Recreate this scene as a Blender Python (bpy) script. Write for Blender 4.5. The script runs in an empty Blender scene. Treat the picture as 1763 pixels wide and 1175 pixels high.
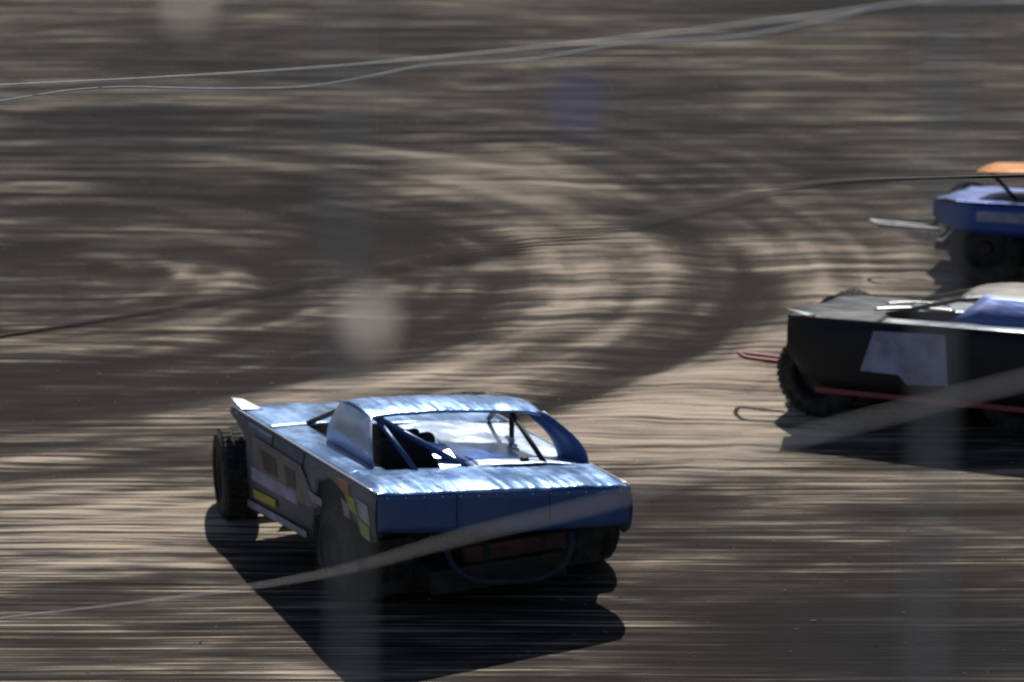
import bpy, bmesh, math, random
import numpy as np
from mathutils import Vector, Matrix

random.seed(7); rng = np.random.default_rng(11)
SC = bpy.context.scene
COL = SC.collection

# ------------------------------------------------------------------ camera, sky, sun, exposure
cam_d = bpy.data.cameras.new('camera')
cam = bpy.data.objects.new('camera', cam_d); COL.objects.link(cam)
cam.location = (0.3324, -28.0384, 10.6649)
cam.rotation_euler = (math.radians(90 - 18.0), 0, 0)
cam_d.sensor_width = 36; cam_d.lens = 150
cam_d.clip_start = 0.1; cam_d.clip_end = 3000
cam_d.dof.use_dof = True
cam_d.dof.focus_distance = 23.4
cam_d.dof.aperture_fstop = 2.5
SC.camera = cam

SUN_EL, SUN_AZ = math.radians(48.0), math.radians(6.0)
world = bpy.data.worlds.new('World'); SC.world = world
world.use_nodes = True
wn = world.node_tree
bg = wn.nodes['Background']
sky = wn.nodes.new('ShaderNodeTexSky'); sky.sky_type = 'NISHITA'
sky.sun_disc = False; sky.sun_elevation = SUN_EL; sky.sun_rotation = SUN_AZ
sky.air_density = 1.1; sky.dust_density = 1.4
wn.links.new(sky.outputs[0], bg.inputs[0]); bg.inputs[1].default_value = 0.05
sun_d = bpy.data.lights.new('sun', 'SUN'); sun_d.energy = 5.0; sun_d.angle = math.radians(0.6)
sun_d.color = (1.0, 0.93, 0.83)
sun = bpy.data.objects.new('sun', sun_d); COL.objects.link(sun)
sd = Vector((math.sin(SUN_AZ)*math.cos(SUN_EL), math.cos(SUN_AZ)*math.cos(SUN_EL), math.sin(SUN_EL)))
sun.rotation_euler = sd.to_track_quat('Z', 'Y').to_euler()
sun.location = (0, 40, 40)
vs = SC.view_settings
vs.view_transform = 'Standard'; vs.look = 'None'; vs.gamma = 1; vs.exposure = 0.0
vs.use_curve_mapping = False

# ------------------------------------------------------------------ materials
def new_mat(name):
    m = bpy.data.materials.new(name); m.use_nodes = True
    nt = m.node_tree; b = nt.nodes['Principled BSDF']
    return m, nt, b

def mixcol(nt, fac, a, b):
    n = nt.nodes.new('ShaderNodeMix'); n.data_type = 'RGBA'
    if hasattr(fac, 'links'): nt.links.new(fac, n.inputs[0])
    else: n.inputs[0].default_value = fac
    for s, v in ((6, a), (7, b)):
        if hasattr(v, 'links'): nt.links.new(v, n.inputs[s])
        else: n.inputs[s].default_value = (*v, 1)
    return n.outputs[2]

def ramp(nt, src, stops):
    n = nt.nodes.new('ShaderNodeValToRGB'); e = n.color_ramp.elements
    while len(e) < len(stops): e.new(0.5)
    for k, (p, v) in enumerate(stops):
        e[k].position = p; e[k].color = (v, v, v, 1) if not isinstance(v, tuple) else (*v, 1)
    nt.links.new(src, n.inputs[0]); return n.outputs[0]

def coords(nt, scale=(1, 1, 1), rot=(0, 0, 0)):
    tc = nt.nodes.new('ShaderNodeTexCoord'); mp = nt.nodes.new('ShaderNodeMapping')
    mp.inputs['Scale'].default_value = scale; mp.inputs['Rotation'].default_value = rot
    nt.links.new(tc.outputs['Object'], mp.inputs[0]); return mp.outputs[0]

def noise(nt, vec, scale, detail=3, rough=0.55, dist=0.0):
    n = nt.nodes.new('ShaderNodeTexNoise')
    n.inputs['Scale'].default_value = scale; n.inputs['Detail'].default_value = detail
    n.inputs['Roughness'].default_value = rough; n.inputs['Distortion'].default_value = dist
    nt.links.new(vec, n.inputs['Vector']); return n.outputs[0]

def math_n(nt, op, a, b=None):
    n = nt.nodes.new('ShaderNodeMath'); n.operation = op
    for k, v in enumerate((a, b)):
        if v is None: continue
        if hasattr(v, 'links'): nt.links.new(v, n.inputs[k])
        else: n.inputs[k].default_value = v
    return n.outputs[0]

def bump(nt, h, strength, dist, b):
    n = nt.nodes.new('ShaderNodeBump'); n.inputs['Strength'].default_value = strength
    n.inputs['Distance'].default_value = dist
    nt.links.new(h, n.inputs['Height']); nt.links.new(n.outputs[0], b.inputs['Normal'])

def sheet_metal(name, base, metallic=0.5, rough=0.3, dirt=0.35, dent=0.5, grain=True, coat=0.0):
    """painted or bare sheet metal: scuffs run fore and aft, dust film, shallow dents"""
    m, nt, b = new_mat(name)
    v = coords(nt, (1, 1, 1))
    long = coords(nt, (17, 1.3, 8))
    d1 = noise(nt, v, 3.2, 5, 0.6)
    d2 = noise(nt, long, 1.0, 4, 0.6)
    dm = ramp(nt, math_n(nt, 'ADD', math_n(nt, 'MULTIPLY', d1, 0.75), math_n(nt, 'MULTIPLY', d2, 0.25)), [(0.44, 0.0), (0.66, 1.0)])
    c = mixcol(nt, math_n(nt, 'MULTIPLY', dm, dirt), base, (0.19, 0.16, 0.13))
    nt.links.new(c, b.inputs['Base Color'])
    b.inputs['Metallic'].default_value = metallic
    r = nt.nodes.new('ShaderNodeMapRange')
    nt.links.new(dm, r.inputs[0]); r.inputs[3].default_value = rough; r.inputs[4].default_value = min(1, rough + 0.28)
    nt.links.new(r.outputs[0], b.inputs['Roughness'])
    b.inputs['Coat Weight'].default_value = coat; b.inputs['Coat Roughness'].default_value = 0.12
    if grain:
        w1 = noise(nt, coords(nt, (4.5, 1.6, 4), (0, 0, 0.12)), 1.0, 3, 0.5)
        w2 = noise(nt, coords(nt, (60, 2.2, 9), (0, 0, -0.1)), 1.0, 2, 0.5)
        h = math_n(nt, 'ADD', math_n(nt, 'MULTIPLY', w1, 1.0), math_n(nt, 'MULTIPLY', w2, 0.05))
        bump(nt, h, dent, 0.05, b)
    return m

def plain(name, base, rough=0.7, metallic=0.0, var=0.3, scale=9):
    m, nt, b = new_mat(name)
    n = noise(nt, coords(nt), scale, 5, 0.6)
    c = mixcol(nt, ramp(nt, n, [(0.35, 0.0), (0.7, 1.0)]), base, tuple(x*(1-var)+0.12*var*0.8 for x in base))
    nt.links.new(c, b.inputs['Base Color'])
    b.inputs['Roughness'].default_value = rough; b.inputs['Metallic'].default_value = metallic
    bump(nt, noise(nt, coords(nt), scale*6, 3), 0.25, 0.004, b)
    return m

M = {}
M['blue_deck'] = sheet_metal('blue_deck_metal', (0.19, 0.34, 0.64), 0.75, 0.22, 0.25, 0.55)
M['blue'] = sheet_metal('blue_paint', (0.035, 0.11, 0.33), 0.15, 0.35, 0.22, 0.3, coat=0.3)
M['blue_bar'] = plain('blue_tube_paint', (0.02, 0.08, 0.26), 0.35, 0.1)
M['hoop_shaded'] = plain('shaded_dark_blue_tube', (0.008, 0.018, 0.05), 0.8)  # tube blue darkened to paint in the shade under the car
M['worn_alloy'] = sheet_metal('worn_aluminium', (0.72, 0.77, 0.86), 0.35, 0.40, 0.12, 0.35)
M['alloy'] = sheet_metal('bare_aluminium', (0.52, 0.63, 0.86), 0.9, 0.3, 0.18, 0.45)
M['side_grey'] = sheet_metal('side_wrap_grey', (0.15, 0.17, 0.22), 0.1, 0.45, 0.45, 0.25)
M['black'] = sheet_metal('black_paint', (0.009, 0.009, 0.011), 0.0, 0.5, 0.05, 0.15)
M['black_deck'] = sheet_metal('dusty_silver_deck', (0.34, 0.40, 0.46), 0.8, 0.3, 0.35, 0.5)
M['black_cowl'] = sheet_metal('dark_blue_grey_deck', (0.035, 0.05, 0.075), 0.3, 0.3, 0.3, 0.5)
M['royal'] = sheet_metal('royal_blue_paint', (0.02, 0.09, 0.42), 0.1, 0.35, 0.18, 0.2, coat=0.3)
M['royal_deck'] = sheet_metal('violet_blue_deck', (0.10, 0.16, 0.42), 0.5, 0.35, 0.3, 0.4)
M['grey_roof'] = sheet_metal('pale_grey_roof', (0.20, 0.20, 0.215), 0.6, 0.35, 0.4, 0.4)
M['orange_roof'] = sheet_metal('orange_roof', (0.60, 0.25, 0.08), 0.2, 0.3, 0.15, 0.3)
M['dark'] = plain('dark_frame_steel', (0.007, 0.007, 0.008), 0.7)
M['rubber'] = plain('tyre_rubber', (0.011, 0.0105, 0.010), 0.9, 0, 0.5, 14)
M['rim'] = plain('rim_metal', (0.025, 0.025, 0.028), 0.5, 0.3)
M['red'] = plain('fuel_cell_red', (0.06, 0.012, 0.012), 0.5)
M['redstripe'] = plain('red_stripe', (0.30, 0.055, 0.07), 0.5)
M['seat'] = plain('seat_padding', (0.02, 0.02, 0.024), 0.85)
M['white'] = plain('white_vinyl', (0.62, 0.64, 0.72), 0.5, 0, 0.75, 5)
M['lav'] = plain('lavender_vinyl', (0.45, 0.46, 0.72), 0.5, 0, 0.75, 5)
M['yellow'] = plain('yellow_vinyl', (0.55, 0.48, 0.05), 0.5)
M['orange'] = plain('orange_vinyl', (0.65, 0.17, 0.04), 0.5)
M['palegreen'] = plain('yellow_green_vinyl', (0.50, 0.55, 0.18), 0.5)
M['pink'] = plain('pink_vinyl', (0.48, 0.28, 0.34), 0.5)
M['greyvinyl'] = plain('grey_vinyl', (0.22, 0.23, 0.27), 0.5, 0, 0.75, 5)
M['darkvinyl'] = plain('charcoal_vinyl', (0.035, 0.036, 0.045), 0.5)
M['chrome'] = plain('bright_tube', (0.85, 0.85, 0.85), 0.32, 1.0, 0.1)
M['rope'] = plain('pale_steel_cable', (0.75, 0.76, 0.78), 0.45, 0.1, 0.2)
M['cord'] = plain('pale_blue_cord', (0.55, 0.62, 0.74), 0.5, 0.0, 0.2)
M['darkrope'] = plain('dark_rusty_cable', (0.02, 0.014, 0.013), 0.7)
M['post'] = plain('weathered_post', (0.52, 0.49, 0.45), 0.6, 0.0)

def tag_mat(name, col):
    m, nt, b = new_mat(name)
    b.inputs['Base Color'].default_value = (*col, 1); b.inputs['Roughness'].default_value = 0.6
    tr = nt.nodes.new('ShaderNodeBsdfTranslucent'); tr.inputs[0].default_value = (*col, 1)
    mx = nt.nodes.new('ShaderNodeMixShader'); mx.inputs[0].default_value = 0.6
    nt.links.new(b.outputs[0], mx.inputs[1]); nt.links.new(tr.outputs[0], mx.inputs[2])
    nt.links.new(mx.outputs[0], nt.nodes['Material Output'].inputs[0])
    return m
M['tag_white'] = tag_mat('translucent_white_plastic', (0.62, 0.60, 0.56))
M['tag_blue'] = tag_mat('translucent_blue_plastic', (0.10, 0.10, 0.26))

# dirt
def dirt_material():
    m, nt, b = new_mat('packed_clay')
    at = nt.nodes.new('ShaderNodeAttribute'); at.attribute_name = 'damp_and_shade'  # damp clay plus shade and raking light painted into the colour
    gr = nt.nodes.new('ShaderNodeAttribute'); gr.attribute_name = 'grass_shade_tint'
    tilt = (0, 0, -0.055)
    s1 = noise(nt, coords(nt, (0.22, 19.0, 1), tilt), 1.0, 3, 0.6)          # broad drag streaks
    s2 = noise(nt, coords(nt, (0.6, 62.0, 1), tilt), 1.0, 3, 0.62)          # fine drag streaks
    s3 = noise(nt, coords(nt, (0.45, 2.2, 1), (0, 0, -0.5)), 1.0, 4, 0.6, 0.6)   # blotches
    s4 = noise(nt, coords(nt, (1.0, 3.2, 1), (0, 0, 0.25)), 1.0, 3, 0.55, 0.5)
    streak_gain = math_n(nt, 'MAXIMUM', math_n(nt, 'SUBTRACT', 1.0, math_n(nt, 'MULTIPLY', at.outputs['Fac'], 0.7)), 0.62)
    st = math_n(nt, 'ADD', math_n(nt, 'MULTIPLY', math_n(nt, 'SUBTRACT', s1, 0.5), 1.2), math_n(nt, 'MULTIPLY', math_n(nt, 'SUBTRACT', s2, 0.5), math_n(nt, 'MULTIPLY', math_n(nt, 'POWER', s4, 1.6), 4.8)))
    f = math_n(nt, 'ADD', math_n(nt, 'MULTIPLY', st, streak_gain), 0.545)
    f = math_n(nt, 'ADD', f, math_n(nt, 'MULTIPLY', s3, 0.40))
    f = math_n(nt, 'ADD', f, math_n(nt, 'MULTIPLY', s4, 0.45))
    f = math_n(nt, 'SUBTRACT', f, math_n(nt, 'MULTIPLY', at.outputs['Fac'], 0.42))
    f = math_n(nt, 'ADD', math_n(nt, 'MULTIPLY', math_n(nt, 'ADD', f, -1.045), 1.75), 0.46)
    dry = ramp(nt, f, [(0.0, (0.020, 0.018, 0.018)), (0.30, (0.050, 0.045, 0.042)), (0.58, (0.116, 0.100, 0.088)), (0.92, (0.47, 0.405, 0.335))])
    cool = ramp(nt, f, [(0.0, (0.016, 0.016, 0.018)), (0.36, (0.050, 0.048, 0.047)), (0.66, (0.105, 0.096, 0.086)), (0.95, (0.26, 0.23, 0.195))])
    c = mixcol(nt, gr.outputs['Fac'], dry, cool)
    nt.links.new(c, b.inputs['Base Color'])
    b.inputs['Roughness'].default_value = 0.88
    b.inputs['Specular IOR Level'].default_value = 0.04
    h = math_n(nt, 'ADD', math_n(nt, 'MULTIPLY', s1, 0.8), math_n(nt, 'MULTIPLY', s2, 0.5))
    bump(nt, h, 0.55, 0.03, b)
    return m
M['dirt'] = dirt_material()

# ------------------------------------------------------------------ mesh helpers
def mesh_obj(name, verts, faces, mat, parent=None, smooth=False, solid=0.0, bevel=0.0):
    me = bpy.data.meshes.new(name); me.from_pydata([tuple(map(float, v)) for v in verts], [], faces); me.update()
    bm = bmesh.new(); bm.from_mesh(me); bmesh.ops.recalc_face_normals(bm, faces=bm.faces); bm.to_mesh(me); bm.free()
    o = bpy.data.objects.new(name, me); COL.objects.link(o); me.materials.append(mat)
    if parent: o.parent = parent
    if smooth:
        for p in me.polygons: p.use_smooth = True
    if solid:
        s = o.modifiers.new('thickness', 'SOLIDIFY'); s.thickness = solid; s.offset = -1
    if bevel:
        s = o.modifiers.new('bevel', 'BEVEL'); s.width = bevel; s.segments = 2; s.limit_method = 'ANGLE'
    return o

def grid(fn, nu, nv):
    V = [fn(i/nu, j/nv) for i in range(nu+1) for j in range(nv+1)]
    F = [(i*(nv+1)+j, (i+1)*(nv+1)+j, (i+1)*(nv+1)+j+1, i*(nv+1)+j+1) for i in range(nu) for j in range(nv)]
    return V, F

def smooth_path(pts, n=8):
    P = [Vector(p) for p in pts]; out = []
    for i in range(len(P)-1):
        p0 = P[max(i-1, 0)]; p1 = P[i]; p2 = P[i+1]; p3 = P[min(i+2, len(P)-1)]
        for k in range(n):
            t = k/n
            out.append(0.5*((2*p1) + (p2-p0)*t + (2*p0-5*p1+4*p2-p3)*t*t + (3*p1-p0-3*p2+p3)*t**3))
    out.append(P[-1]); return out

def tube_mesh(path, r, seg=8):
    V, F = [], []; n = len(path)
    for i, p in enumerate(path):
        t = (path[min(i+1, n-1)] - path[max(i-1, 0)]).normalized()
        a = t.orthogonal() if i == 0 else (last - t*last.dot(t))
        a.normalize(); last = a; b = t.cross(a)
        for k in range(seg):
            w = 2*math.pi*k/seg; V.append(p + a*math.cos(w)*r + b*math.sin(w)*r)
    for i in range(n-1):
        for k in range(seg):
            F.append((i*seg+k, i*seg+(k+1) % seg, (i+1)*seg+(k+1) % seg, (i+1)*seg+k))
    F.append(tuple(range(seg))[::-1]); F.append(tuple(range((n-1)*seg, n*seg)))
    return V, F

def tube(name, pts, r, mat, parent=None, seg=8, n=6, curved=True):
    path = smooth_path(pts, n) if curved and len(pts) > 2 else [Vector(p) for p in pts]
    V, F = tube_mesh(path, r, seg)
    return mesh_obj(name, V, F, mat, parent, smooth=True)

def box(name, c, s, mat, parent=None, bevel=0.01):
    x, y, z = c; a, b, d = (q/2 for q in s)
    V = [(x+i*a, y+j*b, z+k*d) for i in (-1, 1) for j in (-1, 1) for k in (-1, 1)]
    F = [(0, 1, 3, 2), (4, 6, 7, 5), (0, 4, 5, 1), (2, 3, 7, 6), (0, 2, 6, 4), (1, 5, 7, 3)]
    return mesh_obj(name, V, F, mat, parent, bevel=bevel)

def tagp(o, label=None, cat=None, group=None, kind=None):
    for k, v in (('label', label), ('category', cat), ('group', group), ('kind', kind)):
        if v: o[k] = v
    return o

# ------------------------------------------------------------------ ground
def vnoise(x, y, sx, sy, seed, octv=3):
    r = np.random.default_rng(seed); out = np.zeros_like(x); amp = 1.0; tot = 0
    for o in range(octv):
        G = r.random((256, 256)); u = x*sx*2**o + 91.3*o; v = y*sy*2**o + 37.7*o
        i = np.floor(u).astype(int); j = np.floor(v).astype(int); fu = u-i; fv = v-j
        fu = fu*fu*(3-2*fu); fv = fv*fv*(3-2*fv)
        g = lambda a, b: G[a % 256, b % 256]
        out += amp*((g(i, j)*(1-fu)+g(i+1, j)*fu)*(1-fv)+(g(i, j+1)*(1-fu)+g(i+1, j+1)*fu)*fv - 0.5)
        tot += amp; amp *= 0.5
    return out/tot

def bank(y):
    """the track falls away gently towards the far side"""
    t = np.clip(y, 3.2, 11.0)-3.2
    return -0.08*t

# damp (+) and dry (-) clay patches, far dark ones painting a shaded slope: x, y, half length, half width, turn, amount
PATCHES = [
    (1.54, 3.15, 1.64, 1.02, 0.39, -0.50),
    (2.68, 8.85, 0.58, 1.81, 0.00, -0.45),
    (-2.67, 0.23, 1.12, 0.77, 0.39, -0.45),
    (-2.35, 9.60, 0.91, 0.77, 0.95, -0.35),
    (-2.34, 5.87, 1.61, 0.38, 0.78, -0.25),
    (-1.06, 9.60, 0.76, 1.98, -0.69, 0.50),
    (-3.04, 13.03, 1.60, 1.51, -0.31, 0.35),
    (-3.54, 8.12, 0.97, 1.37, 0.40, 0.20),
    (-2.45, 2.47, 1.21, 0.37, 0.42, 0.30),
    (0.96, 3.32, 0.50, 0.33, 0.61, 0.60),
    (1.94, 9.86, 1.18, 0.70, -1.08, 0.35),
    (1.93, 7.19, 0.70, 1.41, 0.00, 0.30),
    (0.66, 5.05, 0.95, 1.04, 0.00, 0.15),
    (3.49, 11.97, 0.35, 1.86, -0.32, 0.25),
    (-3.53, 9.10, 1.58, 3.72, 0.00, 0.22),
    (1.75, 2.88, 1.31, 1.79, 0.44, -0.20),
    (4.39, 18.97, 2.62, 0.62, 0.00, 0.70),
    (-2.36, 16.56, 1.92, 1.28, -0.21, 0.25),
    (1.64, 14.61, 1.85, 1.37, -0.33, 0.15),
    (-3.47, 14.85, 1.29, 0.57, -0.32, -0.30),
    (0.21, 11.97, 0.85, 1.28, 0.00, -0.10),
    (2.77, -1.11, 1.41, 1.21, 0.14, 0.50),
    (3.52, 0.58, 1.07, 0.48, 0.15, 0.10),
    (1.67, 0.82, 1.25, 0.53, 0.54, 0.10),
    (1.93, 1.95, 1.30, 0.71, 0.47, -0.30),
    (-2.24, -1.42, 0.95, 0.62, 0.24, 0.25),
    (-1.48, 7.19, 1.26, 0.39, 0.69, 0.30),
    (-0.08, 7.65, 0.61, 1.20, 0.00, -0.10),
    (2.72, 0.94, 0.72, 0.33, 0.46, -0.10),
    (-0.83, 17.60, 1.60, 0.81, 0.00, 0.10),
    (5.01, 15.33, 1.22, 2.54, 0.00, 0.10),
    (-4.29, 11.76, 0.51, 1.27, 0.00, 0.10),
    (2.70, -1.94, 1.91, 0.62, 0.00, 0.50),
    (-3.26, 16.06, 2.47, 1.54, 0.00, 0.15),
    (-2.97, 5.87, 0.78, 1.31, 0.00, 0.10),
    (-0.98, 11.97, 1.07, 0.62, 0.95, 0.35),
    (-3.07, 2.08, 0.73, 0.36, 0.41, -0.15),
    (2.12, 5.87, 0.58, 0.65, 0.00, -0.25),
    (1.20, -0.78, 0.64, 0.33, 0.00, 0.15),
    (0.42, 6.09, 0.49, 1.33, 0.00, -0.10),
    (-3.20, 4.26, 1.35, 0.59, 0.56, 0.30),
    (-1.60, 0.82, 0.38, 0.24, 0.25, -0.30),
]
def build_ground():
    xs = np.concatenate([-np.geomspace(900, 7.2, 22), np.linspace(-7, 8, 251), np.geomspace(8.2, 900, 22)])
    ys = np.concatenate([-np.geomspace(300, 4.3, 16), np.linspace(-4, 18.5, 901), np.geomspace(18.8, 1500, 24)])
    X, Y = np.meshgrid(xs, ys, indexing='ij')
    near = np.clip(1-np.maximum(np.abs(X-0.5)-7, 0)/8, 0, 1)*np.clip(1-np.maximum(np.abs(Y-7)-11.5, 0)/8, 0, 1)
    Xr = X+0.055*Y; Yr = Y-0.055*X
    Z = (0.012*vnoise(Xr, Yr, 0.12, 2.6, 1, 2) + 0.004*vnoise(Xr, Yr, 0.25, 9, 2, 2) + 0.035*vnoise(X, Y, 0.3, 0.6, 3, 2))*near
    # calmer where the cars stand
    DampShade = np.zeros_like(X); Gr = np.zeros_like(X)
    for (px, py, a, b, t, w) in PATCHES:
        c, s = math.cos(t), math.sin(t); u = ((X-px)*c+(Y-py)*s)/a; v = (-(X-px)*s+(Y-py)*c)/b
        u = u + 0.5*vnoise(X, Y, 0.9, 1.6, 5, 3); v = v + 0.9*vnoise(X, Y, 0.8, 1.8, 6, 3)
        g = np.exp(-(u*u+v*v)); DampShade += w*g; Z += -0.02*w*g*near
    # arc-shaped tyre sweeps left by earlier cars
    for (cx, cy, r, wd, a0, a1, amt) in ARCS:
        d = np.hypot(X-cx, Y-cy)-r + 0.25*vnoise(X, Y, 0.8, 0.8, 8, 2); an = np.degrees(np.arctan2(Y-cy, X-cx))
        fade = np.clip((an-a0)/18, 0, 1)*np.clip((a1-an)/18, 0, 1)
        g = np.exp(-(d/wd)**2)*fade
        DampShade += amt*g; Z += -0.012*g*near
    Gr = np.clip((X-1.2)/1.6, 0, 1)*np.clip((-0.5-Y)/0.8, 0, 1) + np.clip((Y-8-0.5*vnoise(X, Y, .4, .4, 9))/5, 0, 1)*0.8  # grey grass at near right; far ground darkened as a slope in shade
    Gr = np.clip(Gr, 0, 1)
    # concentric wheel ruts of the turn: raised crowns, their light and shade painted into the colour
    rr_ = np.hypot(X+3.9, Y-7.3-0.10*(X+3.9)) + 0.30*vnoise(X, Y, 0.22, 0.22, 21, 2) + 0.06*vnoise(X, Y, 0.9, 0.9, 22, 2)
    th_ = np.arctan2(Y-7.3, X+3.9)
    one = np.zeros_like(X)
    b1 = vnoise(rr_, one+0.35*th_*3, 1.25, 0.5, 31, 2)*2.0
    b2 = vnoise(rr_, one+0.9*th_*3, 3.6, 0.9, 32, 2)*2.0
    b3 = vnoise(rr_, one+1.5*th_*4, 9.0, 1.3, 33, 2)*2.0
    fade = np.clip((9.6-rr_)/2.5, 0, 1)*np.clip(rr_/1.2, 0, 1)*near
    Z += (0.055*b1 + 0.012*b2)*fade
    DampShade += (-0.55*b1 - 0.50*b2 - 0.16*b3 + 0.10)*fade
    DampShade = np.where(DampShade < -0.3, -0.3-0.35*np.tanh((-0.3-DampShade)/0.35), DampShade)
    Z = Z + bank(Y)
    nx, ny = X.shape
    V = np.stack([X, Y, Z], -1).reshape(-1, 3)
    idx = np.arange(nx*ny).reshape(nx, ny)
    F = np.stack([idx[:-1, :-1], idx[1:, :-1], idx[1:, 1:], idx[:-1, 1:]], -1).reshape(-1, 4)
    me = bpy.data.meshes.new('ground')
    me.vertices.add(len(V)); me.vertices.foreach_set('co', V.astype(np.float32).ravel())
    me.loops.add(F.size); me.loops.foreach_set('vertex_index', F.astype(np.int32).ravel())
    me.polygons.add(len(F)); me.polygons.foreach_set('loop_start', np.arange(0, F.size, 4, dtype=np.int32))
    me.update(calc_edges=True); me.validate()
    me.polygons.foreach_set('use_smooth', np.ones(len(F), bool))
    for nm, A in (('damp_and_shade', DampShade), ('grass_shade_tint', Gr)):
        at = me.attributes.new(nm, 'FLOAT', 'POINT'); at.data.foreach_set('value', A.astype(np.float32).ravel())
    me.materials.append(M['dirt'])
    o = bpy.data.objects.new('ground', me); COL.objects.link(o)
    tagp(o, 'brown grey clay race track surface scored with long drag marks', None, None, 'structure')

ARCS = [(-3.9, 7.3, 3.75, 0.42, -80, 75, 0.30), (-3.9, 7.3, 2.2, 0.25, -70, 80, 0.3), (-3.9, 7.3, 4.7, 0.25, -75, 60, -0.25), (-3.9, 7.3, 6.9, 0.5, -75, -10, -0.35), (-3.9, 7.3, 6.0, 0.3, -75, 40, 0.20)]
build_ground()

# loose clods: nobody could count them
def clods():
    V, F = [], []
    base = [(1, 0, 0), (-1, 0, 0), (0, 1, 0), (0, -1, 0), (0, 0, 1), (0, 0, -0.6)]
    fc = [(0, 2, 4), (2, 1, 4), (1, 3, 4), (3, 0, 4), (2, 0, 5), (1, 2, 5), (3, 1, 5), (0, 3, 5)]
    for k in range(2600):
        x = random.uniform(-6, 7); y = random.uniform(-3, 17)
        s = random.choice((0.003, 0.004, 0.005, 0.007)) * random.uniform(0.7, 1.3)
        ln = random.uniform(1, 3.0); k0 = len(V)
        for (a, b, c) in base:
            V.append((x+a*s*ln*random.uniform(.8, 1.2), y+b*s*random.uniform(.8, 1.2), 0.004+float(bank(y))+c*s*random.uniform(.6, 1.1)))
        F += [tuple(q+k0 for q in f) for f in fc]
    o = mesh_obj('loose_clods', V, F, M['clod'])
    tagp(o, 'small crumbs of dry clay scattered over the track', 'dirt clods', None, 'stuff')
M['clod'] = plain('clay_crumbs', (0.26, 0.22, 0.18), 0.95, 0, 0.6, 3)
clods()

# ------------------------------------------------------------------ race cars
W = 1.85
def wheel(parent, x, y, z, r, wd, steer=0.0, seed=0):
    rr = random.Random(seed)
    hub = [(0.0, -0.5), (0.55, -0.5), (0.62, -0.52), (0.9, -0.5), (0.985, -0.42), (1.0, -0.3), (1.0, 0.3), (0.985, 0.42), (0.9, 0.5), (0.62, 0.52), (0.58, 0.35)]
    prof = hub[2:10]; n = 40; V, F = [], []
    for k in range(n):
        a = 2*math.pi*k/n
        for (pr, px) in prof: V.append((px*wd, math.cos(a)*pr*r, math.sin(a)*pr*r))
    m = len(prof)
    for k in range(n):
        for j in range(m-1):
            F.append((k*m+j, ((k+1) % n)*m+j, ((k+1) % n)*m+j+1, k*m+j+1))
        F.append((k*m+m-1, ((k+1) % n)*m+m-1, ((k+1) % n)*m, k*m))
    # tread blocks, three rows
    for k in range(n):
        for row, px in enumerate((-0.29, 0.0, 0.29)):
            a0 = 2*math.pi*(k+0.12+0.3*(row % 2))/n; a1 = a0+2*math.pi*0.66/n; b0 = len(V)
            h = r*(1.028+rr.uniform(-.006, .008))
            for (a, rad) in ((a0, r*0.985), (a1, r*0.985), (a1, h), (a0, h)):
                for dx in (-0.12, 0.12):
                    V.append(((px+dx)*wd, math.cos(a)*rad, math.sin(a)*rad))
            F += [(b0+4, b0+5, b0+7, b0+6), (b0, b0+6, b0+7, b0+1), (b0+2, b0+3, b0+5, b0+4), (b0, b0+2, b0+4, b0+6), (b0+1, b0+7, b0+5, b0+3)]
    w = bpy.data.objects.new('wheel', None); COL.objects.link(w); w.parent = parent
    w.location = (x, y, z); w.rotation_euler = (0, 0, steer)
    w.empty_display_size = 0.2
    mesh_obj('tyre', V, F, M['rubber'], w, smooth=False)
    V, F = [], []
    rp = [(0.0, -0.30), (0.16, -0.32), (0.2, -0.22), (0.5, -0.18), (0.58, -0.42), (0.63, -0.47), (0.63, 0.47), (0.58, 0.42), (0.5, 0.05), (0.16, 0.0), (0.0, 0.0)]
    n = 28
    for k in range(n):
        a = 2*math.pi*k/n
        for (pr, px) in rp: V.append((px*wd, math.cos(a)*max(pr, .001)*r, math.sin(a)*max(pr, .001)*r))
    m = len(rp)
    for k in range(n):
        for j in range(m-1): F.append((k*m+j, ((k+1) % n)*m+j, ((k+1) % n)*m+j+1, k*m+j+1))
    mesh_obj('rim', V, F, M['rim'], w, smooth=False)
    return w

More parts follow.
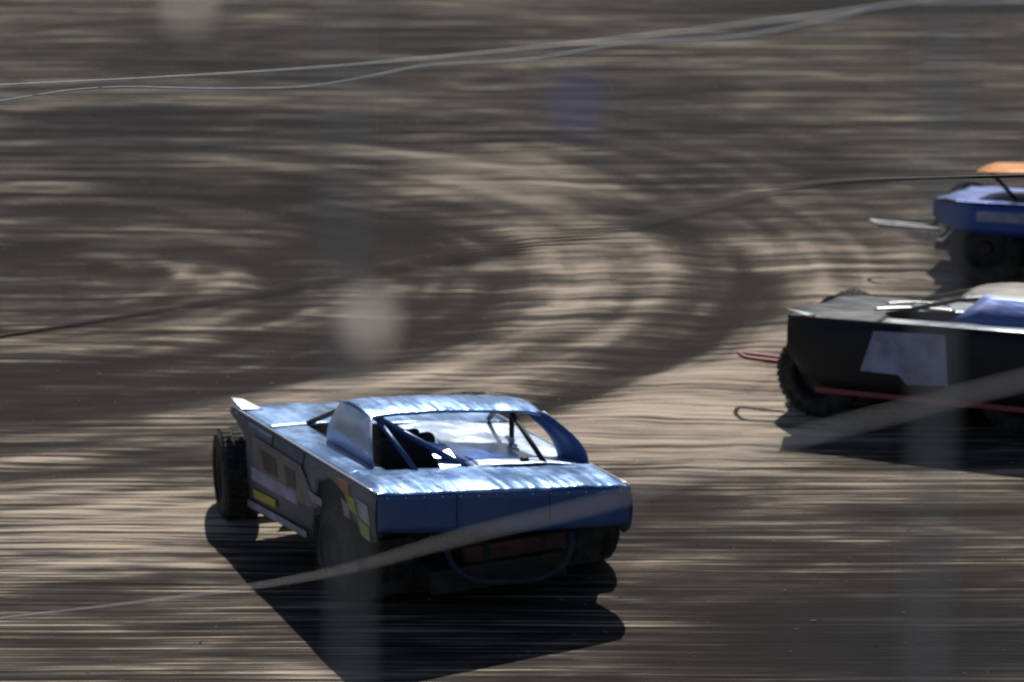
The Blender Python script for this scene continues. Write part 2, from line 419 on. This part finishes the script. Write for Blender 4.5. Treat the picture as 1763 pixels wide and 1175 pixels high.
def race_car(loc, yaw, label, P):
    car = bpy.data.objects.new('race_car', None); COL.objects.link(car)
    gz = float(bank(loc[1])); tilt = math.atan(0.08) if loc[1] > 3.2 else 0.0     # stands square on the bank
    car.rotation_mode = 'QUATERNION'
    car.rotation_quaternion = (Matrix.Rotation(-tilt, 3, 'X') @ Matrix.Rotation(math.radians(yaw), 3, 'Z')).to_quaternion()
    car.location = (loc[0], loc[1], gz)
    tagp(car, label, 'race car', 'dirt track race cars in the turn')
    z0, sx, sy, rh = P['z0'], P['sx'], P['sy'], P['rh']
    seed = P['seed']; R = random.Random(seed)
    dk = lambda x, y, h=0.0: z0 + sx*x + sy*y + h
    pt = lambda x, y, h=0.0: (x, y, dk(x, y, h))
    def wob(x, y, a=0.006):
        return a*(math.sin(3.1*x+1.7*y+seed)+math.sin(7.3*x-2.1*y+1.3*seed)*0.5+math.sin(19*x+seed)*0.22)
    def sheet(name, x0, x1, y0, y1, mat, f=lambda x, y: 0.0, nu=10, nv=12, solid=0.004, par=car, wa=0.006):
        def fn(u, v):
            x = x0+(x1-x0)*u; y = y0+(y1-y0)*v
            e = min(1.0, min(abs(x), abs(x+W))/0.07)        # sheets die down to the body side
            return pt(x, y, (f(x, y)+wob(x, y, wa))*e)
        V, F = grid(fn, nu, nv)
        return mesh_obj(name, V, F, mat, par, smooth=True, solid=solid)
    # hand-worked skin: shallow flutes and creases running fore and aft
    def flute(x, y):
        q = x+0.10*y
        return (0.0030*math.sin(17*q+2.2*math.sin(4.3*q)+seed) + 0.0016*math.sin(47*q+3*math.sin(9*q+1)) + 0.0008*math.sin(101*q+seed))*(0.6+0.4*math.sin(3.1*q+1.7*y+seed))
    # rear deck, rolled down towards its trailing edge
    def reardeck(x, y):
        t = max(0.0, (0.28-y)/0.28); return 0.038*(1-t*t) + flute(x, y)
    sheet('rear_deck', -W, 0, 0.0, 0.53, M[P['deck']], reardeck, 220, 14, wa=0.004)
    # right interior deck, left strip, front cowl deck
    sheet('interior_deck', -0.93, -0.0, 0.503, 1.98, M[P['inner']], lambda x, y: 0.035+0.02*math.sin((x+0.9)*4)-0.02*(y-.5), 16, 20, wa=0.010)
    sheet('left_deck', -W, -1.55, 0.503, 1.98, M[P['deck']], lambda x, y: 0.033-0.02*(y-.5), 8, 20)
    sheet('front_deck', -W, 0, 1.983, 2.68, M[P.get('cowl', P['deck'])], lambda x, y: 0.0+0.018*math.sin((x+W)/W*math.pi), 30, 10, wa=0.009)
    # seams: folded strips across the deck
    for yy in (1.98,):
        V, F = tube_mesh([Vector(pt(-W+0.01+(W-0.02)*k/12, yy, 0.006)) for k in range(13)], 0.006, 6)
        mesh_obj('seam_trim', V, F, M['dark'], car, smooth=True)
    # curled up front fender corner that catches the sun
    def tip(u, v):
        x = -W+0.17*u*(1-0.45*v); y = 2.50+0.20*v
        return pt(x, y, 0.010+0.050*v*(1-0.3*u))
    V, F = grid(tip, 6, 6); mesh_obj('fender_tip', V, F, M[P['inner']], car, smooth=True, solid=0.004)
    # cockpit tub
    zt = z0-0.45
    V = [pt(-1.55, 0.503, 0.03), pt(-0.93, 0.503, 0.03), pt(-0.93, 1.98, 0.0), pt(-1.55, 1.98, 0.0)]
    V += [(v[0], v[1], 0.32) for v in V]
    mesh_obj('cockpit_tub', V, [(0, 1, 5, 4), (1, 2, 6, 5), (2, 3, 7, 6), (3, 0, 4, 7), (4, 5, 6, 7)], M['dark'], car)
    # seat
    st = box('seat', (-1.22, 1.02, dk(-1.22, 1.0)-0.06), (0.44, 0.12, 0.42), M['seat'], car, 0.04)
    box('headrest', (-1.22, 1.0, dk(-1.22, 1.0)+0.15), (0.20, 0.08, 0.10), M['seat'], st, 0.03)
    # bright loose panels beside the seat
    def quad(name, pts, mat, par=car, solid=0.004):
        return mesh_obj(name, pts, [tuple(range(len(pts)))], mat, par, solid=solid)
    def ip(u, v):
        x = -0.90+0.29*u+0.05*v*(1-2*u)+0.02*math.sin(7*v); y = 0.53+0.85*v
        return pt(x, y, 0.045+0.010*math.sin(9*v+4*u))
    V, F = grid(ip, 6, 14); mesh_obj('interior_panel', V, F, M[P['inner']], car, smooth=True, solid=0.004)
    quad('headrest_plate', [pt(-1.16, 0.53, 0.035), pt(-1.02, 0.52, 0.055), pt(-1.02, 0.78, 0.145), pt(-1.14, 0.86, 0.150)], M['alloy'])
    # rear panel
    V, F = grid(lambda u, v: (-W+W*u, 0.0+0.004*math.sin(9*u), dk(-W+W*u, 0)-0.004-(0.26+0.03*math.sin(u*3))*v), 16, 6)
    mesh_obj('rear_panel', V, F, M[P['rear']], car, smooth=True, solid=0.004)
    # side panels with wheel arch
    for x, s in ((-W, -1), (0.0, 1)):
        low = [(0.0, -0.33 if s < 0 else -0.30), (0.10, -0.36), (0.42, -0.28), (0.55, -0.14), (0.80, -0.08), (1.02, -0.16), (1.15, P['skirt']*0.87), (1.7, P['skirt']*0.94), (2.34, P['skirt']), (2.36, -0.22), (2.5, -0.12), (2.68, -0.05)]
        if P.get('full_skirt') and s < 0:
            low = [(0.0, P['skirt']*.9), (0.5, P['skirt']), (1.1, P['skirt']), (1.7, P['skirt']), (2.2, P['skirt']), (2.4, P['skirt']*0.94), (2.56, P['skirt']*0.8), (2.68, P['skirt']*0.5)]
        if s > 0: low = [(y, min(l, -0.05) if z0+sx*0+sy*y+l > 0.12 else 0.12-(z0+sy*y)) for y, l in low]
        V, F = [], []; n = len(low)
        for (y, l) in low:
            for v in range(6):
                V.append((x+s*(0.004+0.02*math.sin(v/5*math.pi)), y, dk(x, y, 0.0)-0.003+(l*v/5)))
        for i in range(n-1):
            for v in range(5): F.append((i*6+v, (i+1)*6+v, (i+1)*6+v+1, i*6+v+1))
        mesh_obj('side_panel', V, F, M[P['side']], car, smooth=True, solid=0.004)
        # bright folded lip along the top edge
        V, F = tube_mesh([Vector((x+s*0.004, 2.68*k/14, dk(x, 2.68*k/14, 0.006))) for k in range(15)], 0.007, 6)
        mesh_obj('edge_trim', V, F, M['chrome'] if P['trim'] else M['dark'], car, smooth=True)
    # roof: shallow crowned shell
    rx0, rx1, ry0, ry1 = P['roof']
    def roof(u, v):
        x = rx0+(rx1-rx0)*u; y = ry0+(ry1-ry0)*v
        e = 1-(2*u-1)**4
        h = rh + P.get('crown', 0.2)*v*(1-v) - 0.0 + 0.03*e - 0.03 - 0.05*max(0, v-0.7)
        return pt(x, y, h+wob(x, y, 0.003)+0.6*flute(x, y))
    V, F = grid(roof, 140, 16); mesh_obj('roof', V, F, M[P['roofm']], car, smooth=True, solid=0.012)
    # roof supports
    rr = [(rx0+0.03, ry0+0.03), (rx1-0.03, ry0+0.03), (rx0+0.04, ry1-0.05), (rx1-0.04, ry1-0.05)]
    # sail panels
    def sail(xt, xb, yt0, yt1, yb0, yb1, mat, ht, inset=0.0):
        def fn(u, v):
            bulge = 0.05*math.sin(v*math.pi)
            ya = yt0+(yt1-yt0)*u; yb = yb0+(yb1-yb0)*u
            y = ya+(yb-ya)*v - (0.10*math.sin(v*math.pi) if u < 0.5 else 0.03*math.sin(v*math.pi))*P['sailcurve']
            x = xt+(xb-xt)*v + bulge*(1 if xb > -0.9 else -1)
            x -= inset*u
            ztop = dk(xt, ya, ht); zb = dk(xb, yb, 0.02)
            return (x, y, ztop+(zb-ztop)*v)
        V, F = grid(fn, 6, 12); return mesh_obj('sail_panel', V, F, mat, car, smooth=True, solid=0.005)
    sail(rx1+0.01, -0.04, ry0, ry0+0.10, 0.56, 0.80, M[P['sail']], rh-0.01, 0.12)
    sail(rx0+0.01, -1.60, ry0, min(ry1-0.03, ry0+0.52), 0.66, 1.50, M[P['sail_l']], rh-0.01)
    # cage
    hh = rh-0.03
    tube('roll_bar', [pt(rx0+0.06, ry0+0.06, hh), pt(-1.36, 0.50, 0.03)], 0.019, M[P['bar']], car, curved=False)
    tube('roll_bar', [pt(rx0+0.05, ry0+0.09, hh), pt(-0.98, 0.52, 0.035)], 0.024, M[P['bar']], car, curved=False)
    tube('roll_bar', [pt(-0.46, ry0+0.04, hh), pt(-0.38, 0.52, 0.03)], 0.019, M['dark'], car, curved=False)
    for (x, y) in ((rx0+0.08, ry0+0.35), (rx1-0.08, ry0+0.35)):
        tube('roll_bar', [(x, y, 0.35), pt(x, y, hh)], 0.02, M['dark'], car, curved=False)
    tube('roll_bar', [pt(rx0+0.08, ry1-0.1, hh), pt(rx0+0.0, 2.02, 0.02)], 0.019, M['dark'], car, curved=False)
    tube('roll_bar', [pt(rx1-0.08, ry1-0.1, hh), pt(rx1+0.1, 2.02, 0.02)], 0.019, M['dark'], car, curved=False)
    tube('roll_bar', [pt(rx0+0.08, ry0+0.35, hh), pt(rx1-0.08, ry0+0.35, hh)], 0.02, M['dark'], car, curved=False)
    # chassis, floor, axle
    box('chassis', (-0.92, 1.35, 0.30), (1.0, 2.5, 0.18), M['dark'], car, 0.02)
    box('rear_axle', (-0.92, 0.86, 0.335), (1.8, 0.14, 0.14), M['dark'], car, 0.03)
    box('front_axle', (-0.92, 2.66, 0.31), (1.5, 0.09, 0.09), M['dark'], car, 0.02)
    box('inner_bulkhead', (-0.95, 0.50, 0.56), (1.5, 0.03, 0.36), M['dark'], car, 0.0)
    # fuel cell hung low behind the axle
    fc = box('fuel_cell', (-0.77, 0.34, 0.36), (0.76, 0.36, 0.30), M['red'], car, 0.04)
    for dx in (-0.22, 0.2):
        box('strap', (-0.77+dx, 0.34, 0.36), (0.05, 0.375, 0.315), M['dark'], fc, 0.01)
    # rear bumper hoop
    tube('rear_bumper', [(-1.36, 0.30, 0.62), (-1.37, 0.0, 0.60), (-1.33, -0.05, 0.48), (-1.20, -0.06, 0.36), (-0.92, -0.06, 0.30), (-0.66, -0.05, 0.29), (-0.50, -0.05, 0.38), (-0.44, 0.0, 0.54), (-0.44, 0.30, 0.56)], 0.020, M[P.get('hoop', P['bar'])], car)
    for xx in (-0.21, -1.62):
        box('shadow_flap', (xx, 0.40, 0.35), (0.38, 0.012, 0.40), M['rubber'], car, 0.004)  # added panels whose cast shadow fills the gap behind the wheels
    # nose: narrow hood between open front wheels
    def hood(u, v):
        w_ = 0.50-0.16*v; x = -0.92+(2*u-1)*w_; y = 2.69+0.16*v
        return (x, y, dk(-0.92, 2.69, 0.01)-0.20*v-0.12*v*v-0.05*(2*u-1)**4)
    V, F = grid(hood, 14, 10); mesh_obj('hood', V, F, M[P.get('hoodm', P['deck'])], car, smooth=True, solid=0.004)
    bz = P['bumper_z']
    xe = -1.42 if P.get('halfbump') else -0.20
    by = P.get('by', 0)
    tube('front_bumper', [(-1.62, 2.66, bz-0.02), (-1.66, 3.02+by, bz), (-1.60, 3.12+by, bz+0.01), ((xe-1.6)/2, 3.16+by, bz), (xe-0.02, 3.12+by, bz-0.02), (xe, 2.8, bz-0.04)], 0.018, M['white' if P['bumper'] == 'chrome' else P['bumper']], car)
    # wheels
    wr = 0.335
    rw = P.get('rw', wr-0.01)
    wheel(car, -W+0.20, 0.88, wr-0.01, wr, 0.34, 0, seed+1)
    wheel(car, 0.04, 0.86, rw, rw, 0.34, 0, seed+2)
    wheel(car, -W+P.get('wx', 0.02), 2.66-P.get('wy', 0), wr-0.02, wr-0.01, 0.27, math.radians(P['steer']), seed+3)
    wheel(car, 0.0, 2.66, rw, rw, 0.27, math.radians(P['steer']), seed+4)
    if P.get('glint'):  # bright tubes added to draw the windshield's glint lines
        tube('glint_tube', [pt(-1.40, 2.12, 0.05), pt(-1.34, 1.85, 0.075), pt(-1.36, 1.50, 0.08)], 0.013, M['chrome'], car)
        tube('glint_tube', [pt(-1.10, 2.10, 0.07), pt(-1.06, 1.85, 0.095), pt(-1.10, 1.60, 0.09)], 0.009, M['chrome'], car)
    # folded seams on the sides and tail, a window net behind the seat side
    for yy in (0.66, 1.28, 1.86):
        V, F = tube_mesh([Vector((-W-0.006-0.018*math.sin(q/5*math.pi), yy, dk(-W, yy, -0.01-0.07*q-0.0*q))) for q in range(6)], 0.0035, 5)
        mesh_obj('seam_trim', V, F, M['dark'], car, smooth=True)
    for xx in (-1.28, -0.60):
        V, F = tube_mesh([Vector((xx, -0.006, dk(xx, 0, -0.01-0.048*q))) for q in range(6)], 0.003, 5)
        mesh_obj('seam_trim', V, F, M['dark'], car, smooth=True)
    for k in range(14):
        xx = -W+0.07+k*(W-0.14)/13
        V, F = grid(lambda u, v: (xx+0.006*math.cos(u*6.283)*v, -0.007-0.002*(1-v), dk(xx, 0, -0.028)+0.006*math.sin(u*6.283)*v), 6, 1)
        mesh_obj('rivet', V, F, M['chrome'], car)
    # stickers
    def decal(name, pts, mat, k=1, label=None):
        V = [(-W-0.027-0.0022*k, y, z) for y, z in pts]
        o = mesh_obj(name, V, [tuple(range(len(V)))], M[mat], car, solid=0.001)
        if label: o['label'] = label
        return o
    for d in P['decals']: decal(*d)
    return car, pt, quad

HERO_DECALS = [
    ('sticker', [(2.20, 0.76), (1.30, 0.83), (0.98, 0.62), (1.50, 0.50), (2.24, 0.42)], 'greyvinyl', 1, 'large faded grey panel sticker'),
    ('sticker', [(2.24, 0.52), (1.40, 0.60), (1.35, 0.52), (2.24, 0.42)], 'lav', 2),
    ('sticker', [(2.20, 0.36), (1.77, 0.42), (1.77, 0.36), (2.18, 0.30)], 'yellow', 3, 'narrow yellow sticker'),
    ('sticker', [(2.32, 0.245), (1.20, 0.38), (1.20, 0.33), (2.32, 0.19)], 'lav', 2, 'pale strip along the lower edge'),
    ('sticker', [(2.05, 0.70), (1.75, 0.73), (1.72, 0.60), (2.0, 0.57)], 'darkvinyl', 2),
    ('sticker', [(1.60, 0.73), (1.40, 0.75), (1.38, 0.62), (1.55, 0.60)], 'darkvinyl', 2),
    ('sticker', [(1.13, 0.70), (0.90, 0.71), (0.90, 0.66), (1.10, 0.64)], 'lav', 3),
    ('sticker', [(0.62, 0.965), (0.44, 0.975), (0.42, 0.90), (0.58, 0.90)], 'orange', 1, 'orange sticker'),
    ('sticker', [(0.50, 0.89), (0.34, 0.90), (0.28, 0.80), (0.42, 0.80)], 'yellow', 1, 'yellow sticker'),
    ('sticker', [(0.31, 0.92), (0.11, 0.93), (0.06, 0.80), (0.24, 0.80)], 'white', 1, 'white sticker'),
    ('sticker', [(0.28, 0.79), (0.08, 0.785), (0.07, 0.69), (0.22, 0.69)], 'palegreen', 1, 'yellow green sticker'),
    ('sticker', [(0.56, 0.84), (0.44, 0.83), (0.40, 0.74), (0.50, 0.73)], 'pink', 2, 'pink sticker'),
]
hero, hpt, hquad = race_car((1.1312, -0.9208), 24.5,
    'blue open-backed race car with shiny scratched deck, nearest and wholly in view on the clay',
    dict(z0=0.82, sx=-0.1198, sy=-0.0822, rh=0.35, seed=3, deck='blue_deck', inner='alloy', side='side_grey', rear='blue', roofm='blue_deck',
         sail='blue', sail_l='alloy', bar='blue_bar', hoop='hoop_shaded', trim=True, crown=0.15, roof=(-1.53, -0.24, 0.88, 1.44), sailcurve=1.0, steer=-12, bumper='chrome', bumper_z=0.42, skirt=-0.69, decals=HERO_DECALS))
# handwriting-like white scrawl on the interior deck and a small dark cap
def scrawl():
    V, F = [], []
    pts = []
    for k in range(60):
        t = k/59
        x = -0.34-0.13*t+0.022*math.sin(k*1.9); y = 1.24-0.42*t+0.05*math.sin(k*1.15+0.6)*(1-0.3*t)
        pts.append(Vector(hpt(x, y, 0.075)))
    V, F = tube_mesh(pts, 0.003, 5)
    mesh_obj('signature', V, F, M['white'], hero)
scrawl()
box('filler_cap', hpt(-0.51, 0.60, 0.06), (0.06, 0.05, 0.05), M['dark'], hero, 0.015)

BLACK_DECALS = [
    ('number_plate', [(2.00, 0.725), (1.45, 0.74), (1.42, 0.34), (1.74, 0.33), (1.80, 0.40), (2.10, 0.41)], 'lav', 2, 'pale lavender square panel on the black side'),
    ('sticker', [(2.45, 0.255), (0.2, 0.215), (0.2, 0.175), (2.45, 0.215)], 'redstripe', 2, 'red stripe along the skirt'),
]
race_car((5.57, 3.72), 71,
    'black race car with pale square side panel and red skirt stripe',
    dict(rw=0.285, crown=0.05, z0=0.56, sx=-0.12, sy=0.0, rh=0.235, seed=8, deck='black_deck', inner='black_deck', side='black', rear='black', roofm='grey_roof',
         sail='royal_deck', sail_l='royal_deck', bar='dark', trim=False, roof=(-1.42, -0.30, 0.75, 1.45), sailcurve=0.5, steer=-8, bumper='redstripe', bumper_z=0.38, skirt=-0.55, full_skirt=True, hoodm='black', halfbump=True, glint=True, wx=0.22, wy=0.20, cowl='black_cowl', decals=BLACK_DECALS))
BLUE_DECALS = [
    ('sticker', [(2.3, 0.68), (1.2, 0.69), (1.2, 0.60), (2.3, 0.59)], 'lav', 2, 'pale streak sticker'),
]
race_car((7.09, 8.40), 73,
    'royal blue race car with orange roof behind the black car',
    dict(rw=0.285, crown=0.05, full_skirt=True, wx=0.24, wy=0.42, by=0.14, z0=0.52, sx=-0.12, sy=0.0, rh=0.29, seed=15, deck='royal_deck', inner='royal_deck', side='royal', rear='royal', roofm='orange_roof',
         sail='royal', sail_l='royal', bar='dark', trim=False, roof=(-1.50, -0.30, 0.75, 2.38), sailcurve=0.5, steer=-8, bumper='chrome', bumper_z=0.46, skirt=-0.27, hoodm='dark', halfbump=True, decals=BLUE_DECALS))

# ------------------------------------------------------------------ cables and fence in front
def cable(name, pts, r, mat, label, cat='cable'):
    o = tube(name, pts, r, M[mat], None, 6, 10)
    tagp(o, label, cat)
    return o
cable('guard_cable', [(-2.759, -7.687, 5.343), (-2.128, -8.162, 5.499), (-1.304, -9.121, 5.784), (-0.529, -10.564, 6.197), (0.155, -12.49, 6.741), (0.685, -13.931, 7.159), (1.102, -14.888, 7.45), (1.41, -15.556, 7.66), (1.996, -16.306, 7.939)],
      0.0046, 'rope', 'thin pale taut cable rising to the right across the top of the view')
cable('cable_blur_trail', [(-2.359, -7.706, 5.283), (-2.14, -8.088, 5.402), (-1.741, -8.654, 5.602), (-1.464, -8.843, 5.668), (-1.185, -9.136, 5.739), (-0.926, -9.427, 5.812), (-0.558, -10.006, 5.973), (-0.259, -10.574, 6.166), (-0.05, -11.144, 6.352), (0.144, -11.528, 6.465), (0.374, -12.01, 6.599), (0.591, -12.485, 6.755), (0.772, -12.962, 6.908), (1.044, -13.444, 7.04), (1.218, -13.923, 7.186), (1.397, -14.395, 7.349), (1.589, -14.772, 7.483), (1.781, -15.356, 7.63), (2.046, -15.354, 7.633)],
      0.0036, 'cord', 'pale bluish cord built for the blur trail just below the taut cable', 'cord')  # added strand following the blur trail of the taut cable
cable('guard_cable', [(-2.902, -8.517, 2.788), (-2.008, -9.884, 3.434), (-1.06, -12.188, 4.433), (-0.225, -16.83, 6.328), (0.237, -19.981, 7.632), (0.538, -20.896, 8.053), (0.782, -21.245, 8.274), (0.96, -21.418, 8.389), (1.16, -21.496, 8.472), (1.368, -21.572, 8.561)],
      0.0027, 'rope', 'blurred pale cable slanting across the foreground in front of the nearest car')
cable('guard_cable', [(-2.686, -8.563, 4.265), (-1.948, -9.962, 4.812), (-0.896, -13.739, 6.132), (-0.225, -16.576, 7.108), (0.066, -17.708, 7.509), (0.317, -18.462, 7.779), (0.63, -18.443, 7.837), (1.016, -16.5, 7.344), (1.527, -12.637, 6.287), (2.338, -8.3, 5.074), (2.972, -6.852, 4.677), (3.758, -6.366, 4.555)],
      0.0085, 'darkrope', 'dark rusty cable sagging across the middle of the view up to the blue car')

def post(x, y, label, rad=0.0042):
    p = bpy.data.objects.new('fence_post', None); COL.objects.link(p); p.location = (x, y, 0)
    tagp(p, label, 'fence post', 'thin posts of the spectator fence')
    tube('pole', [(0, 0, 0), (0, 0, 12.0)], rad, M['post'], p, 10, curved=False)
    box('base_plate', (0, 0, 0.01), (0.16, 0.16, 0.02), M['post'], p, 0.003)
    V, F = tube_mesh([Vector((0, 0, 12.0)), Vector((0, 0, 12.03))], 0.016, 10)
    mesh_obj('cap', V, F, M['post'], p)
post(0.198, -24.756, 'blurred thin fence post before the left corner of the nearest car')
post(0.692, -24.594, 'out of focus thin grey fence post in front of the black car', 0.0062)
def hang_tag(x, y, z, w, h, mat, label):
    n = 20; V = [(x, y+0.002, z)]
    for k in range(n):
        a = 2*math.pi*k/n; V.append((x+w/2*math.copysign(abs(math.cos(a))**0.8, math.cos(a)), y-0.0015*math.cos(a)**2, z+h/2*math.sin(a)))
    o = mesh_obj('fence_tag', V, [(0, 1+k, 1+(k+1) % n) for k in range(n)], M[mat]); tagp(o, label, 'tag', 'plastic tags clipped to the spectator fence')
hang_tag(0.215, -24.704, 9.600, 0.024, 0.038, 'tag_white', 'pale blurred plastic tag above the roof of the nearest car')
hang_tag(0.067, -24.626, 9.848, 0.016, 0.032, 'tag_white', 'pale blurred plastic tag at the top left, above the taut cable')
hang_tag(0.386, -24.553, 9.743, 0.022, 0.032, 'tag_blue', 'dim violet blurred plastic tag at the upper middle')
def fence_wire(z, y, label):
    o = tube('fence_wire', [(-2.5, y, z), (0.2, y, z-0.01), (3, y, z)], 0.0006, M['post'], None, 6); tagp(o, label, 'wire', 'thin wires of the spectator fence')
fence_wire(9.630, -24.706, 'hair thin blurred fence wire at middle height')
fence_wire(9.860, -24.60, 'hair thin blurred fence wire near the top of the view')
